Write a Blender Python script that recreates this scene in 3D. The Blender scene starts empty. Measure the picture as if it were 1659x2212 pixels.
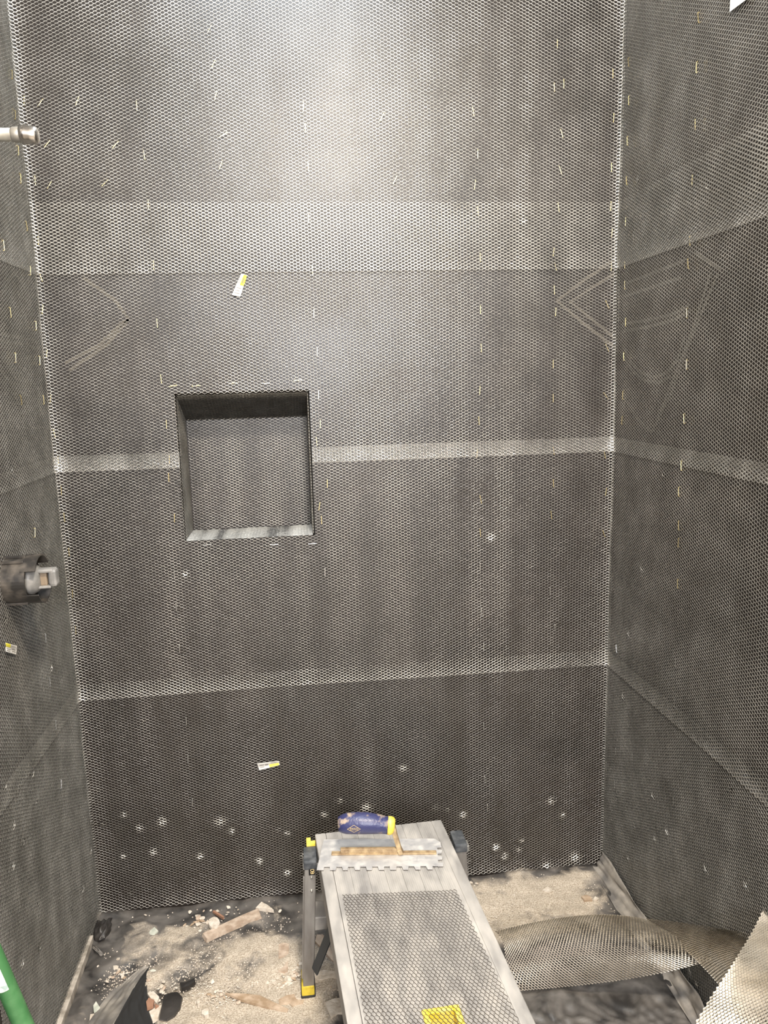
import bpy, bmesh, math, random
import numpy as np
from mathutils import Vector, Matrix, Quaternion

random.seed(7)
rng = np.random.RandomState(7)
sc = bpy.context.scene
COL = sc.collection

# ------------------------------------------------------------------ camera
F, CX, CY = 1661.0, 829.5, 1106.0
def _n(v): return v / np.linalg.norm(v)
_Y = _n(np.array([632 - CX, -(826 - CY), -F]))
_Z = -_n(np.array([1147 - CX, -(12150 - CY), -F]))
_X = _n(np.cross(_Y, _Z)); _Z = _n(np.cross(_X, _Y))
ROT = np.array([_X, _Y, _Z])
HC = 1.3677
cam_d = bpy.data.cameras.new('camera'); cam = bpy.data.objects.new('camera', cam_d); COL.objects.link(cam)
cam_d.sensor_fit = 'VERTICAL'; cam_d.sensor_height = 24.0; cam_d.lens = 24.0 * F / 2212.0
cam_d.clip_start = 0.02
M = Matrix([[*ROT[0], 0], [*ROT[1], 0], [*ROT[2], HC], [0, 0, 0, 1]])
cam.matrix_world = M
sc.camera = cam

# ------------------------------------------------------------------ light
w = bpy.data.worlds.new('world'); sc.world = w; w.use_nodes = True
w.node_tree.nodes['Background'].inputs[0].default_value = (0.80, 0.86, 1.0, 1)
w.node_tree.nodes['Background'].inputs[1].default_value = 0.25
def area(name, loc, target, size, power, color, shape='DISK', size_y=None):
    d = bpy.data.lights.new(name, 'AREA'); d.shape = shape; d.size = size
    if size_y: d.size_y = size_y
    d.energy = power; d.color = color
    o = bpy.data.objects.new(name, d); COL.objects.link(o)
    o.location = loc
    o.rotation_euler = (Vector(target) - Vector(loc)).to_track_quat('-Z', 'Y').to_euler()
    return o
area('shower_downlight', (0.02, 1.50, 2.47), (0.02, 1.50, 0), 0.55, 13, (0.76, 0.88, 1.0))
area('ceiling_lamp', (0.18, 0.50, 2.46), (0.18, 0.8, 0), 0.24, 50, (1.0, 0.90, 0.76))
area('added_fill_light', (0.15, -0.70, 2.44), (0.15, -0.2, 0), 0.45, 22, (1.0, 0.91, 0.78))  # unseen fill light, added to brighten the side walls
area('window_daylight', (0.20, -1.75, 1.95), (0.1, 1.9, 1.5), 0.70, 75, (0.93, 0.94, 1.0), 'RECTANGLE', 0.9)
sc.view_settings.view_transform = 'Standard'; sc.view_settings.look = 'None'
sc.view_settings.gamma = 1.0; sc.view_settings.use_curve_mapping = False
sc.view_settings.exposure = 0.42

# ------------------------------------------------------------------ pixel -> world helpers (real places in the room)
def ray(u, v): return ROT @ np.array([u - CX, -(v - CY), -F])
def at_y(u, v, y): r = ray(u, v); p = r * (y / r[1]); return np.array([p[0], p[1], p[2] + HC])
def at_x(u, v, x): r = ray(u, v); p = r * (x / r[0]); return np.array([p[0], p[1], p[2] + HC])
def at_z(u, v, z=0.0): r = ray(u, v); p = r * ((HC - z) / -r[2]); return np.array([p[0], p[1], z])

XL, XR, YB, ZC = -0.572, 0.815, 1.9, 2.5

# ------------------------------------------------------------------ object helpers
def tag(o, label=None, cat=None, group=None, kind=None):
    if label: o['label'] = label
    if cat: o['category'] = cat
    if group: o['group'] = group
    if kind: o['kind'] = kind
    return o
def empty(name, loc):
    o = bpy.data.objects.new(name, None); COL.objects.link(o); o.location = loc; o.empty_display_size = 0.05
    return o
def link(name, me, parent=None):
    o = bpy.data.objects.new(name, me); COL.objects.link(o)
    if parent is not None:
        o.parent = parent
        w0 = Vector(parent.location) if parent.parent is None else Vector((0, 0, 0))   # parts already sit at the world origin
        o.matrix_parent_inverse = Matrix.Translation(-w0)
    return o
def mesh(name, verts, faces, mats, parent=None, smooth=False, fmat=None, origin=True):
    if not isinstance(mats, (list, tuple)): mats = [mats]
    V = np.asarray(verts, dtype=float)
    me = bpy.data.meshes.new(name)
    loc = Vector((0, 0, 0))
    if parent is None and origin:
        c = V.mean(0); loc = Vector((c[0], c[1], V[:, 2].min())); V = V - np.array(loc)
    me.from_pydata(V.tolist(), [], [list(f) for f in faces])
    for m in mats: me.materials.append(m)
    if fmat is not None:
        for p, k in zip(me.polygons, fmat): p.material_index = k
    if smooth: me.polygons.foreach_set('use_smooth', [True] * len(me.polygons))
    me.update()
    o = link(name, me, parent)
    if parent is None: o.location = loc
    return o
def bm_obj(name, bm, mats, parent=None, smooth=False, recalc=True):
    if recalc: bmesh.ops.recalc_face_normals(bm, faces=bm.faces)
    bm.verts.ensure_lookup_table(); bm.verts.index_update()
    vs = [tuple(v.co) for v in bm.verts]; fs = [[v.index for v in f.verts] for f in bm.faces]
    fm = [f.material_index for f in bm.faces]
    bm.free()
    return mesh(name, vs, fs, mats, parent, smooth, fm)
def add_box(bm, lo, hi, bev=0.0, mi=0, mat=None):
    r = bmesh.ops.create_cube(bm, size=1.0)
    vs = r['verts']
    for v in vs:
        v.co = Vector([(lo[i] + hi[i]) / 2 + v.co[i] * (hi[i] - lo[i]) for i in range(3)])
    if bev > 0:
        es = list({e for v in vs for e in v.link_edges})
        r2 = bmesh.ops.bevel(bm, geom=es, offset=bev, segments=2, profile=0.6, affect='EDGES')
        vs = list({v for f in r2['faces'] for v in f.verts} | {v for v in vs if v.is_valid})
    for f in {f for v in vs for f in v.link_faces}: f.material_index = mi
    if mat is not None:
        for v in vs: v.co = mat @ v.co
    return vs
def tube_data(path, radii, n=14, caps=True):
    V, Fc = [], []
    P = [Vector(p) for p in path]
    for i, p in enumerate(P):
        d = (P[min(i + 1, len(P) - 1)] - P[max(i - 1, 0)]).normalized()
        a = d.orthogonal().normalized() if i == 0 else (a - d * a.dot(d)).normalized()
        b = d.cross(a)
        r = radii[i] if hasattr(radii, '__len__') else radii
        for k in range(n):
            t = 2 * math.pi * k / n
            V.append(tuple(p + (a * math.cos(t) + b * math.sin(t)) * r))
    for i in range(len(P) - 1):
        for k in range(n):
            k2 = (k + 1) % n
            Fc.append((i * n + k, i * n + k2, (i + 1) * n + k2, (i + 1) * n + k))
    if caps:
        Fc.append(tuple(range(n))[::-1]); Fc.append(tuple((len(P) - 1) * n + k for k in range(n)))
    return V, Fc
def tube(name, path, radii, mat, parent=None, n=14, smooth=True):
    V, Fc = tube_data(path, radii, n); return mesh(name, V, Fc, mat, parent, smooth)
def prism(name, poly, z0, z1, mat, parent=None, jitter=0.0, smooth=False, tilt=(0, 0)):
    n = len(poly); c = np.mean(np.array([[p[0], p[1]] for p in poly]), axis=0)
    V = [(p[0], p[1], z0 + random.uniform(-jitter, jitter)*.0) for p in poly]
    V += [(c[0] + (p[0] - c[0]) * .96, c[1] + (p[1] - c[1]) * .96, z1 + random.uniform(-jitter, jitter) + tilt[0] * (p[0] - c[0]) + tilt[1] * (p[1] - c[1])) for p in poly]
    V.append((c[0], c[1], z1 + jitter * .5))
    Fc = [tuple(range(n))[::-1]]
    for i in range(n):
        j = (i + 1) % n
        Fc.append((i, j, n + j, n + i)); Fc.append((n + i, n + j, 2 * n))
    return mesh(name, V, Fc, mat, parent, smooth)

# ------------------------------------------------------------------ materials
def mat(name, color, rough=0.5, metal=0.0, spec=0.5):
    m = bpy.data.materials.new(name); m.use_nodes = True
    b = m.node_tree.nodes['Principled BSDF']
    b.inputs['Base Color'].default_value = (*color, 1); b.inputs['Roughness'].default_value = rough
    b.inputs['Metallic'].default_value = metal; b.inputs['Specular IOR Level'].default_value = spec
    return m
def noisy(m, c1, c2, scale=20, detail=4, lo=.4, hi=.6, bump=0.0, bscale=None, rough=None, stretch=None, dist=0.0):
    nt = m.node_tree; N = nt.nodes; L = nt.links; b = N['Principled BSDF']
    tc = N.new('ShaderNodeTexCoord'); mp = N.new('ShaderNodeMapping')
    geo = N.new('ShaderNodeNewGeometry')
    L.new(geo.outputs['Position'], mp.inputs['Vector'])
    if stretch: mp.inputs['Scale'].default_value = stretch
    t = N.new('ShaderNodeTexNoise'); t.inputs['Scale'].default_value = scale; t.inputs['Detail'].default_value = detail
    t.inputs['Distortion'].default_value = dist
    L.new(mp.outputs[0], t.inputs['Vector'])
    r = N.new('ShaderNodeMapRange'); r.inputs['From Min'].default_value = lo; r.inputs['From Max'].default_value = hi
    L.new(t.outputs['Fac'], r.inputs['Value'])
    mx = N.new('ShaderNodeMix'); mx.data_type = 'RGBA'
    L.new(r.outputs[0], mx.inputs['Factor']); mx.inputs[6].default_value = (*c1, 1); mx.inputs[7].default_value = (*c2, 1)
    L.new(mx.outputs[2], b.inputs['Base Color'])
    if rough:
        r3 = N.new('ShaderNodeMapRange'); r3.inputs['To Min'].default_value = rough[0]; r3.inputs['To Max'].default_value = rough[1]
        L.new(r.outputs[0], r3.inputs['Value']); L.new(r3.outputs[0], b.inputs['Roughness'])
    if bump:
        t2 = N.new('ShaderNodeTexNoise'); t2.inputs['Scale'].default_value = bscale or scale * 3; t2.inputs['Detail'].default_value = 5
        L.new(mp.outputs[0], t2.inputs['Vector'])
        bp = N.new('ShaderNodeBump'); bp.inputs['Strength'].default_value = 1.0; bp.inputs['Distance'].default_value = bump
        L.new(t2.outputs['Fac'], bp.inputs['Height']); L.new(bp.outputs[0], b.inputs['Normal'])
    return m

m_paper = noisy(mat('building_paper', (.02, .016, .012), .42), (.009, .0062, .0045), (.018, .012, .008), 5, 5, .35, .7, bump=.0010, bscale=7, rough=(.38, .50))
m_lath = noisy(mat('galvanised_lath', (.55, .54, .5), .3, .72), (.52, .50, .455), (.69, .665, .615), 14, 4, .3, .7, rough=(.30, .44))
m_loose = noisy(mat('galvanised_loose_lath', (.62, .58, .5), .42, .7), (.56, .51, .43), (.70, .65, .57), 18, 4, .3, .7, rough=(.36, .5))
m_sill = mat('lamp_glint_sill_lath', (.80, .80, .77), .28, .6)  # sill lath made paler, the lamp's reflection put into its colour
m_head_shade = noisy(mat('shaded_head_lath', (.3, .28, .25), .5, .9), (.25, .23, .20), (.36, .34, .30), 30, 3, .3, .7)  # niche head: same lath, its shade put into a darker colour
m_brass = mat('brass_staple', (.80, .66, .34), .32, 1.0)
m_steel = mat('steel_staple', (.7, .7, .68), .3, 1.0)
m_drywall = noisy(mat('drywall', (.6, .58, .54), .8), (.52, .49, .44), (.62, .6, .56), 3, 4)
m_ceil = mat('ceiling_board', (.62, .60, .56), .85)
m_bathfloor = noisy(mat('bathroom_floor', (.3, .26, .22), .7), (.28, .24, .2), (.4, .36, .3), 6, 4)
m_liner = noisy(mat('black_liner', (.03, .028, .027), .4), (.020, .018, .017), (.065, .058, .052), 9, 5, .35, .75, bump=.006, bscale=14, rough=(.3, .55))
m_liner_grey = noisy(mat('dusty_grey_liner', (.3, .28, .26), .5), (.15, .14, .13), (.32, .29, .25), 22, 5, .35, .65, bump=.002, bscale=30, rough=(.35, .7))
m_wood = noisy(mat('dusty_wood', (.5, .38, .28), .8), (.34, .25, .18), (.54, .44, .35), 60, 5, .35, .7, bump=.002, bscale=120)
m_plaster = noisy(mat('plaster', (.72, .65, .56), .9), (.46, .385, .30), (.64, .58, .50), 70, 5, .3, .65, bump=.002, bscale=150)
m_greenboard = noisy(mat('green_drywall_paper', (.45, .5, .42), .8), (.40, .42, .35), (.62, .62, .54), 60, 5, .35, .65, bump=.001, bscale=150)
m_card = noisy(mat('torn_cardboard', (.5, .38, .27), .85), (.30, .21, .13), (.50, .39, .29), 50, 5, .35, .65, bump=.001, bscale=120)
m_brownchip = mat('brown_chip', (.30, .16, .10), .8)
m_alu = noisy(mat('dusty_aluminium', (.6, .58, .56), .5, .55), (.36, .345, .33), (.56, .53, .49), 40, 7, .3, .7, rough=(.45, .8), bump=.0006, bscale=90, stretch=(1, .35, 1))
m_alu_leg = noisy(mat('leg_aluminium', (.42, .40, .38), .42, .7), (.24, .22, .20), (.52, .50, .47), 24, 5, .35, .7, stretch=(1, 1, .25))
m_cap = noisy(mat('grey_plastic_cap', (.12, .13, .14), .5), (.045, .05, .056), (.15, .155, .16), 60, 5, .45, .8)
m_yellow = noisy(mat('yellow_plastic', (.85, .66, .05), .45), (.80, .60, .06), (.88, .72, .22), 50, 4, .4, .8)
m_yfoot = noisy(mat('dirty_yellow_foot', (.6, .45, .04), .5), (.42, .31, .02), (.66, .50, .05), 50, 4)
m_rubber = mat('black_rubber', (.018, .018, .018), .7)
m_black = mat('black_sticker', (.012, .011, .010), .4)
m_gold = mat('gold_print', (.65, .50, .25), .5)
m_hblue = noisy(mat('blue_grip', (.03, .035, .14), .45), (.030, .034, .105), (.36, .28, .21), 48, 6, .54, .66, bump=.0008, bscale=160, rough=(.35, .8))
m_blade = noisy(mat('plastered_blade', (.7, .68, .65), .4, .5), (.48, .48, .49), (.62, .60, .57), 70, 7, .3, .7, rough=(.3, .8), bump=.0007, bscale=100)
m_rib = noisy(mat('stained_rib', (.35, .24, .13), .55, .2), (.20, .13, .07), (.50, .38, .22), 70, 5, .3, .7, bump=.0006, bscale=200)
m_green = noisy(mat('green_plastic', (.04, .28, .07), .45), (.045, .145, .05), (.09, .22, .09), 40, 4, .5, .8)
m_label = noisy(mat('pale_label', (.55, .6, .58), .4), (.30, .38, .36), (.75, .76, .70), 90, 3, .4, .6)
m_label_o = mat('orange_print', (.75, .5, .3), .5)
m_guard = noisy(mat('black_mud_guard', (.03, .027, .024), .42), (.02, .018, .016), (.10, .085, .07), 40, 5, .45, .75)
m_valve = noisy(mat('grey_test_cap', (.45, .44, .42), .45), (.15, .145, .135), (.24, .23, .215), 40, 4)
m_valve_in = mat('brown_recess', (.20, .15, .10), .6)
m_pipe = noisy(mat('dull_galvanised_pipe', (.36, .34, .29), .45, .6), (.32, .30, .26), (.44, .42, .36), 30, 4)
m_nickel = mat('brushed_nickel_cap', (.66, .62, .57), .24, 1.0)
m_tagw = mat('tag_white', (.62, .60, .56), .6)
m_tagy = mat('tag_yellow', (.70, .62, .05), .55)
m_tagt = mat('tag_print', (.22, .20, .18), .7)
m_strut = mat('dark_steel_strut', (.06, .07, .08), .5, .4)
m_trim = noisy(mat('grey_edge_strip', (.33, .29, .24), .7), (.24, .21, .17), (.46, .41, .35), 40, 4)

# the dusty floor: black liner under plaster dust, the spread of the dust is a vertex attribute
m_floor = mat('dusty_liner_floor', (.4, .35, .3), .7)
def _floor_mat(m):
    nt = m.node_tree; N = nt.nodes; L = nt.links; b = N['Principled BSDF']
    at = N.new('ShaderNodeAttribute'); at.attribute_name = 'dust'
    geo = N.new('ShaderNodeNewGeometry')
    def nz(s, d=6, dist=0.0):
        t = N.new('ShaderNodeTexNoise'); t.inputs['Scale'].default_value = s; t.inputs['Detail'].default_value = d
        t.inputs['Distortion'].default_value = dist; L.new(geo.outputs['Position'], t.inputs['Vector']); return t
    n1 = nz(22, 8, 1.2)
    add = N.new('ShaderNodeMath'); add.operation = 'MULTIPLY_ADD'
    L.new(n1.outputs['Fac'], add.inputs[0]); add.inputs[1].default_value = 1.6; L.new(at.outputs['Fac'], add.inputs[2])
    mr = N.new('ShaderNodeMapRange'); mr.inputs['From Min'].default_value = 1.12; mr.inputs['From Max'].default_value = 1.75
    L.new(add.outputs[0], mr.inputs['Value'])
    n2 = nz(300, 7); r2 = N.new('ShaderNodeMapRange'); r2.inputs['From Min'].default_value = .35; r2.inputs['From Max'].default_value = .65
    L.new(n2.outputs['Fac'], r2.inputs['Value'])
    dm = N.new('ShaderNodeMix'); dm.data_type = 'RGBA'; L.new(r2.outputs[0], dm.inputs['Factor'])
    dm.inputs[6].default_value = (.31, .255, .19, 1); dm.inputs[7].default_value = (.56, .49, .40, 1)
    n3 = nz(16, 5, .5); lm = N.new('ShaderNodeMix'); lm.data_type = 'RGBA'
    r3 = N.new('ShaderNodeMapRange'); r3.inputs['From Min'].default_value = .35; r3.inputs['From Max'].default_value = .7
    L.new(n3.outputs['Fac'], r3.inputs['Value']); L.new(r3.outputs[0], lm.inputs['Factor'])
    lm.inputs[6].default_value = (.030, .028, .027, 1); lm.inputs[7].default_value = (.17, .155, .14, 1)
    mx = N.new('ShaderNodeMix'); mx.data_type = 'RGBA'; L.new(mr.outputs[0], mx.inputs['Factor'])
    L.new(lm.outputs[2], mx.inputs[6]); L.new(dm.outputs[2], mx.inputs[7]); L.new(mx.outputs[2], b.inputs['Base Color'])
    rr = N.new('ShaderNodeMapRange'); rr.inputs['To Min'].default_value = .38; rr.inputs['To Max'].default_value = .95
    L.new(mr.outputs[0], rr.inputs['Value']); L.new(rr.outputs[0], b.inputs['Roughness'])
    bp = N.new('ShaderNodeBump'); bp.inputs['Distance'].default_value = .0022
    L.new(n2.outputs['Fac'], bp.inputs['Height']); L.new(mr.outputs[0], bp.inputs['Strength']); L.new(bp.outputs[0], b.inputs['Normal'])
_floor_mat(m_floor)

# ------------------------------------------------------------------ smooth numeric noise
class Smooth:
    def __init__(s, n, scale, seed):
        r = np.random.RandomState(seed); s.k = r.normal(size=(n, 2)) * scale; s.p = r.uniform(0, 6.28, n); s.a = 1 / math.sqrt(n) * 1.4
    def __call__(s, u, v):
        o = 0
        for (a, b), p in zip(s.k, s.p): o = o + np.sin(a * u + b * v + p)
        return o * s.a

# ================================================================== THE SETTING
def struct(name, bm, m): return tag(bm_obj(name, bm, m), kind='structure')
NX0, NX1, NZ0, NZ1, NZB, ND = -0.282, 0.039, 0.988, 1.350, 1.284, 0.14    # wall niche
bm = bmesh.new()
T = 0.06
add_box(bm, (XL - T, YB, -.05), (NX0, YB + T, ZC)); add_box(bm, (NX1, YB, -.05), (XR + T, YB + T, ZC))
add_box(bm, (NX0, YB, -.05), (NX1, YB + T, NZ0)); add_box(bm, (NX0, YB, NZ1), (NX1, YB + T, ZC))
struct('wall_back', bm, m_paper)
# niche lining: sill, jambs, sloping head and back, open towards the room
g = .004
nv = [(NX0, YB, NZ0), (NX1, YB, NZ0), (NX1, YB, NZ1), (NX0, YB, NZ1),
      (NX0 + g, YB + ND, NZ0 - .002), (NX1 - g, YB + ND, NZ0 - .002), (NX1 - g, YB + ND, NZB), (NX0 + g, YB + ND, NZB)]
nf = [(0, 1, 5, 4), (1, 2, 6, 5), (2, 3, 7, 6), (3, 0, 4, 7), (4, 5, 6, 7)]
tag(mesh('wall_niche', nv, nf, m_paper), kind='structure')
bm = bmesh.new(); add_box(bm, (XL - T, .55, -.05), (XL, YB, ZC)); struct('wall_left', bm, m_paper)
bm = bmesh.new(); add_box(bm, (XR, .55, -.05), (XR + T, YB, ZC)); struct('wall_right', bm, m_paper)
bm = bmesh.new(); add_box(bm, (XL - T - .5, -2.0, -.05), (XL - .5, .55, ZC)); add_box(bm, (XL - .56, .55, -.05), (XL - .06, .61, ZC)); struct('wall_left_room', bm, m_drywall)
bm = bmesh.new(); add_box(bm, (XR + .6, -2.0, -.05), (XR + .66, .55, ZC)); add_box(bm, (XR + .06, .55, -.05), (XR + .66, .61, ZC)); struct('wall_right_room', bm, m_drywall)
bm = bmesh.new(); add_box(bm, (XL - .56, -2.06, -.05), (XR + .66, -2.0, ZC)); struct('wall_front', bm, m_drywall)
bm = bmesh.new(); add_box(bm, (XL - .56, -2.06, ZC), (XR + .66, YB + T, ZC + .05)); struct('ceiling', bm, m_ceil)
bm = bmesh.new(); add_box(bm, (XL - .56, -2.06, -.05), (XR + .66, .55, 0)); struct('floor_room', bm, m_bathfloor)

# shower floor: membrane with ripples and drifts of plaster dust
nx, ny = 300, 290
gx = np.linspace(XL, XR, nx); gy = np.linspace(.55, YB, ny)
GX, GY = np.meshgrid(gx, gy)
def blob(u, v, sx, sy, a):
    p = at_z(u, v); return a * np.exp(-((GX - p[0]) / sx) ** 2 - ((GY - p[1]) / sy) ** 2)
dust = np.full_like(GX, .02)
for u, v, sx, sy, a in [(430, 2120, .16, .16, .65), (560, 2030, .10, .06, .65), (520, 2150, .16, .08, .6), (330, 2040, .09, .06, .32),
                        (290, 2120, .05, .05, .6), (620, 2110, .06, .1, .7), (610, 1975, .03, .05, .6), (420, 2010, .12, .04, .5),
                        (1130, 1930, .17, .09, .9), (1230, 1950, .12, .10, .75), (1100, 2000, .10, .08, .7), (700, 2100, .05, .1, .8),
                        (660, 2190, .14, .06, .7), (450, 2200, .2, .05, .45), (1060, 1960, .05, .06, .4), (900, 2000, .2, .12, .7),
                        (625, 2010, .035, .035, -.9), (640, 1970, .03, .03, -.6), (480, 1980, .12, .014, -.7), (310, 1975, .1, .02, -.4), (440, 2030, .05, .02, -.35),
                        (230, 2080, .03, .08, -.4), (530, 2015, .05, .025, -.5), (1250, 2160, .25, .13, -.9), (1000, 2200, .2, .2, -.3), (1330, 1950, .015, .1, -.5)]:
    dust = dust + blob(u, v, sx, sy, a)
s1, s2, s3 = Smooth(14, 26, 1), Smooth(14, 70, 2), Smooth(10, 9, 3)
dust = dust + .16 * s1(GX, GY) + .07 * s2(GX, GY)
GZ = .0025 * s1(GX, GY) + .002 * s3(GX, GY) + .004 * np.clip(dust, 0, 1) + .0012 * s2(GX, GY)
mask_r = 1 / (1 + np.exp(-(GX - .33) / .03)) / (1 + np.exp((GY - 1.50) / .03))
GZ = GZ + mask_r * (.0028 * np.sin(GX * 95 + 9 * np.sin(GY * 23)) * np.sin(GY * 60 + 6 * np.sin(GX * 31)))
GZ = np.clip(GZ + .002, -.004, .03)
V = np.stack([GX, GY, GZ], -1).reshape(-1, 3)
idx = np.arange(nx * ny).reshape(ny, nx)
Q = np.stack([idx[:-1, :-1], idx[:-1, 1:], idx[1:, 1:], idx[1:, :-1]], -1).reshape(-1, 4)
fo = mesh('floor', V, Q.tolist(), m_floor, smooth=True, origin=False)
a = fo.data.attributes.new('dust', 'FLOAT', 'POINT'); a.data.foreach_set('value', dust.reshape(-1).astype(np.float32))
tag(fo, kind='structure')
bm = bmesh.new(); add_box(bm, (XL, .55, -.05), (XR, YB, -.012)); struct('floor_slab', bm, m_bathfloor)

# strip along the foot of the left wall
bm = bmesh.new(); add_box(bm, (XL + .002, 1.30, .0), (XL + .016, 1.79, .022), .002); struct('baseboard_left', bm, m_trim)

# pale emblem printed on the building paper, seen through the mesh in both back corners
m_print = mat('pale_paper_print', (.09, .08, .065), .8)
def print_lines(side, lines, wpx=7):
    f = {'b': lambda p: at_y(p[0], p[1], YB - .0006), 'r': lambda p: at_x(p[0], p[1], XR - .0006), 'l': lambda p: at_x(p[0], p[1], XL + .0006)}[side]
    V, Fc = [], []
    for L in lines:
        W3 = [f(p) for p in L]; nrm = {'b': np.array([0, -1, 0.]), 'r': np.array([-1., 0, 0]), 'l': np.array([1., 0, 0])}[side]
        k = len(V); hw = wpx * .00055
        for i, p in enumerate(W3):
            d = W3[min(i + 1, len(W3) - 1)] - W3[max(i - 1, 0)]; sd = _n(np.cross(nrm, d)) * hw
            V += [tuple(p + sd), tuple(p - sd)]
        for i in range(len(W3) - 1): Fc.append((k + 2 * i, k + 2 * i + 1, k + 2 * i + 3, k + 2 * i + 2))
    return V, Fc
for side, par, lines in (
    ('b', 'wall_back', [[(1328, 560), (1262, 605), (1203, 650), (1262, 700), (1330, 752)], [(1328, 590), (1232, 652), (1328, 730)],
                        [(180, 600), (250, 650), (278, 690), (230, 745), (150, 800)], [(278, 690), (262, 700), (215, 745), (140, 785)]]),
    ('r', 'wall_right', [[(1345, 700), (1400, 691), (1450, 680), (1490, 660)], [(1345, 716), (1400, 706), (1452, 692), (1492, 672)], [(1352, 612), (1410, 590), (1480, 562)],
                         [(1350, 640), (1470, 600)], [(1346, 745), (1362, 780), (1385, 805), (1412, 815), (1440, 806), (1462, 780), (1478, 730)], [(1346, 770), (1366, 800), (1392, 822), (1425, 826), (1450, 812)],
                         [(1345, 850), (1375, 900), (1407, 935), (1450, 850), (1490, 740), (1530, 640), (1556, 580), (1500, 545)], [(1420, 905), (1470, 780), (1500, 700), (1535, 590)]]),
    ('l', 'wall_left', [[(0, 722), (40, 728), (84, 740)], [(0, 736), (40, 742), (86, 754)], [(0, 640), (30, 585), (62, 640)], [(0, 800), (25, 830), (48, 900), (60, 960)], [(20, 790), (44, 840), (60, 880)]])):
    V_, F_ = print_lines(side, lines)
    mesh('paper_print', V_, F_, m_print, bpy.data.objects[par])

# ================================================================== EXPANDED METAL LATH
LWD, SWD = .0151, .0074
def lath(name, P, W, H, m, parent=None, keep=None, lwd=LWD, swd=SWD, wd=.0025, ang=25, t=.00046, seed=0, tilt=4.5, jit=.00012, bumps=(), flip=1, flat=0.0, edge=0.0, edge2=False):
    K = int(H / (swd / 2)); b = .10
    nper = int(math.ceil(W / lwd)) + 1
    ph = np.concatenate([np.array([-b, b, .5 - b, .5 + b]) + i for i in range(nper)])
    sg = np.tile(np.array([1, 1, -1, -1.]), nper)
    sel = (ph * lwd >= 0) & (ph * lwd <= W)
    ph, sg = ph[sel], sg[sel]
    U = np.broadcast_to(ph[None, :] * lwd, (K, len(ph))).copy()
    vk = (np.arange(K)[:, None] + .5) * swd / 2
    alt = np.where(np.arange(K)[:, None] % 2 == 0, 1., -1.)
    Vv = vk + alt * sg[None, :] * swd * .235
    r = np.random.RandomState(100 + seed)
    sn = Smooth(12, 1, 200 + seed); sn.k = sn.k * np.array([55., 7.])
    an = np.radians(ang + tilt * sn(U, Vv) + r.normal(size=U.shape) * 5.0)
    e = 1e-4
    P0 = P(U, Vv); dU = P(U + e, Vv) - P0; dV = P(U, Vv + e) - P0
    dU /= np.linalg.norm(dU, axis=-1, keepdims=True); dV /= np.linalg.norm(dV, axis=-1, keepdims=True)
    N = np.cross(dU, dV); N /= np.linalg.norm(N, axis=-1, keepdims=True); N *= flip
    loc = r.normal(size=U.shape) * jit
    for (bu, bv, rad, h) in bumps:
        gsn = np.exp(-((U - bu) ** 2 + (Vv - bv) ** 2) / rad ** 2)
        loc = loc + h * gsn; an = an + gsn * np.radians(r.choice([-1, 1]) * r.uniform(50, 120)) * (.5 + r.rand(*U.shape))
    an = an + np.radians(flat) * np.exp(-(Vv / .036) ** 2) * (1 + .25 * r.normal(size=U.shape)) + np.radians(edge) * np.exp(-U / .018) * (1 + .4 * r.normal(size=U.shape))
    if edge2: an = an + np.radians(edge) * np.exp(-(W - U) / .018) * (1 + .4 * r.normal(size=U.shape))
    P0 = P0 + N * loc[..., None]
    sa, ca = np.sin(an)[..., None], np.cos(an)[..., None]
    A = P0 + dV * wd * sa * .5 + N * wd * ca
    B = A - dV * t * ca + N * t * sa
    C = P0 - dV * wd * sa * .5
    VV = np.stack([A, B, C], axis=2)              # K, n, 3, 3
    n = len(ph)
    id3 = np.arange(K * n * 3).reshape(K, n, 3)
    ok = np.ones((K, n - 1), bool)
    if keep is not None: ok = keep((U[:, 1:] + U[:, :-1]) / 2, (Vv[:, 1:] + Vv[:, :-1]) / 2)
    q = []
    for j in (0, 1):
        q.append(np.stack([id3[:, :-1, j], id3[:, 1:, j], id3[:, 1:, j + 1], id3[:, :-1, j + 1]], -1)[ok])
    q = np.concatenate(q)
    used = np.unique(q); rem = np.full(K * n * 3, -1); rem[used] = np.arange(len(used))
    q = rem[q]; VV = VV.reshape(-1, 3)[used]
    c = np.array([VV[:, 0].mean(), VV[:, 1].mean(), VV[:, 2].min()]) if parent is None else np.zeros(3)
    me = bpy.data.meshes.new(name)
    me.vertices.add(len(VV)); me.vertices.foreach_set('co', (VV - c).astype(np.float32).ravel())
    me.loops.add(len(q) * 4); me.loops.foreach_set('vertex_index', q.astype(np.int32).ravel())
    me.polygons.add(len(q)); me.polygons.foreach_set('loop_start', np.arange(0, len(q) * 4, 4, dtype=np.int32))
    me.materials.append(m); me.update(calc_edges=True)
    o = link(name, me, parent)
    if parent is None: o.location = c
    global NTRI
    NTRI += len(q) * 2
    return o
NTRI = 0

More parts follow.
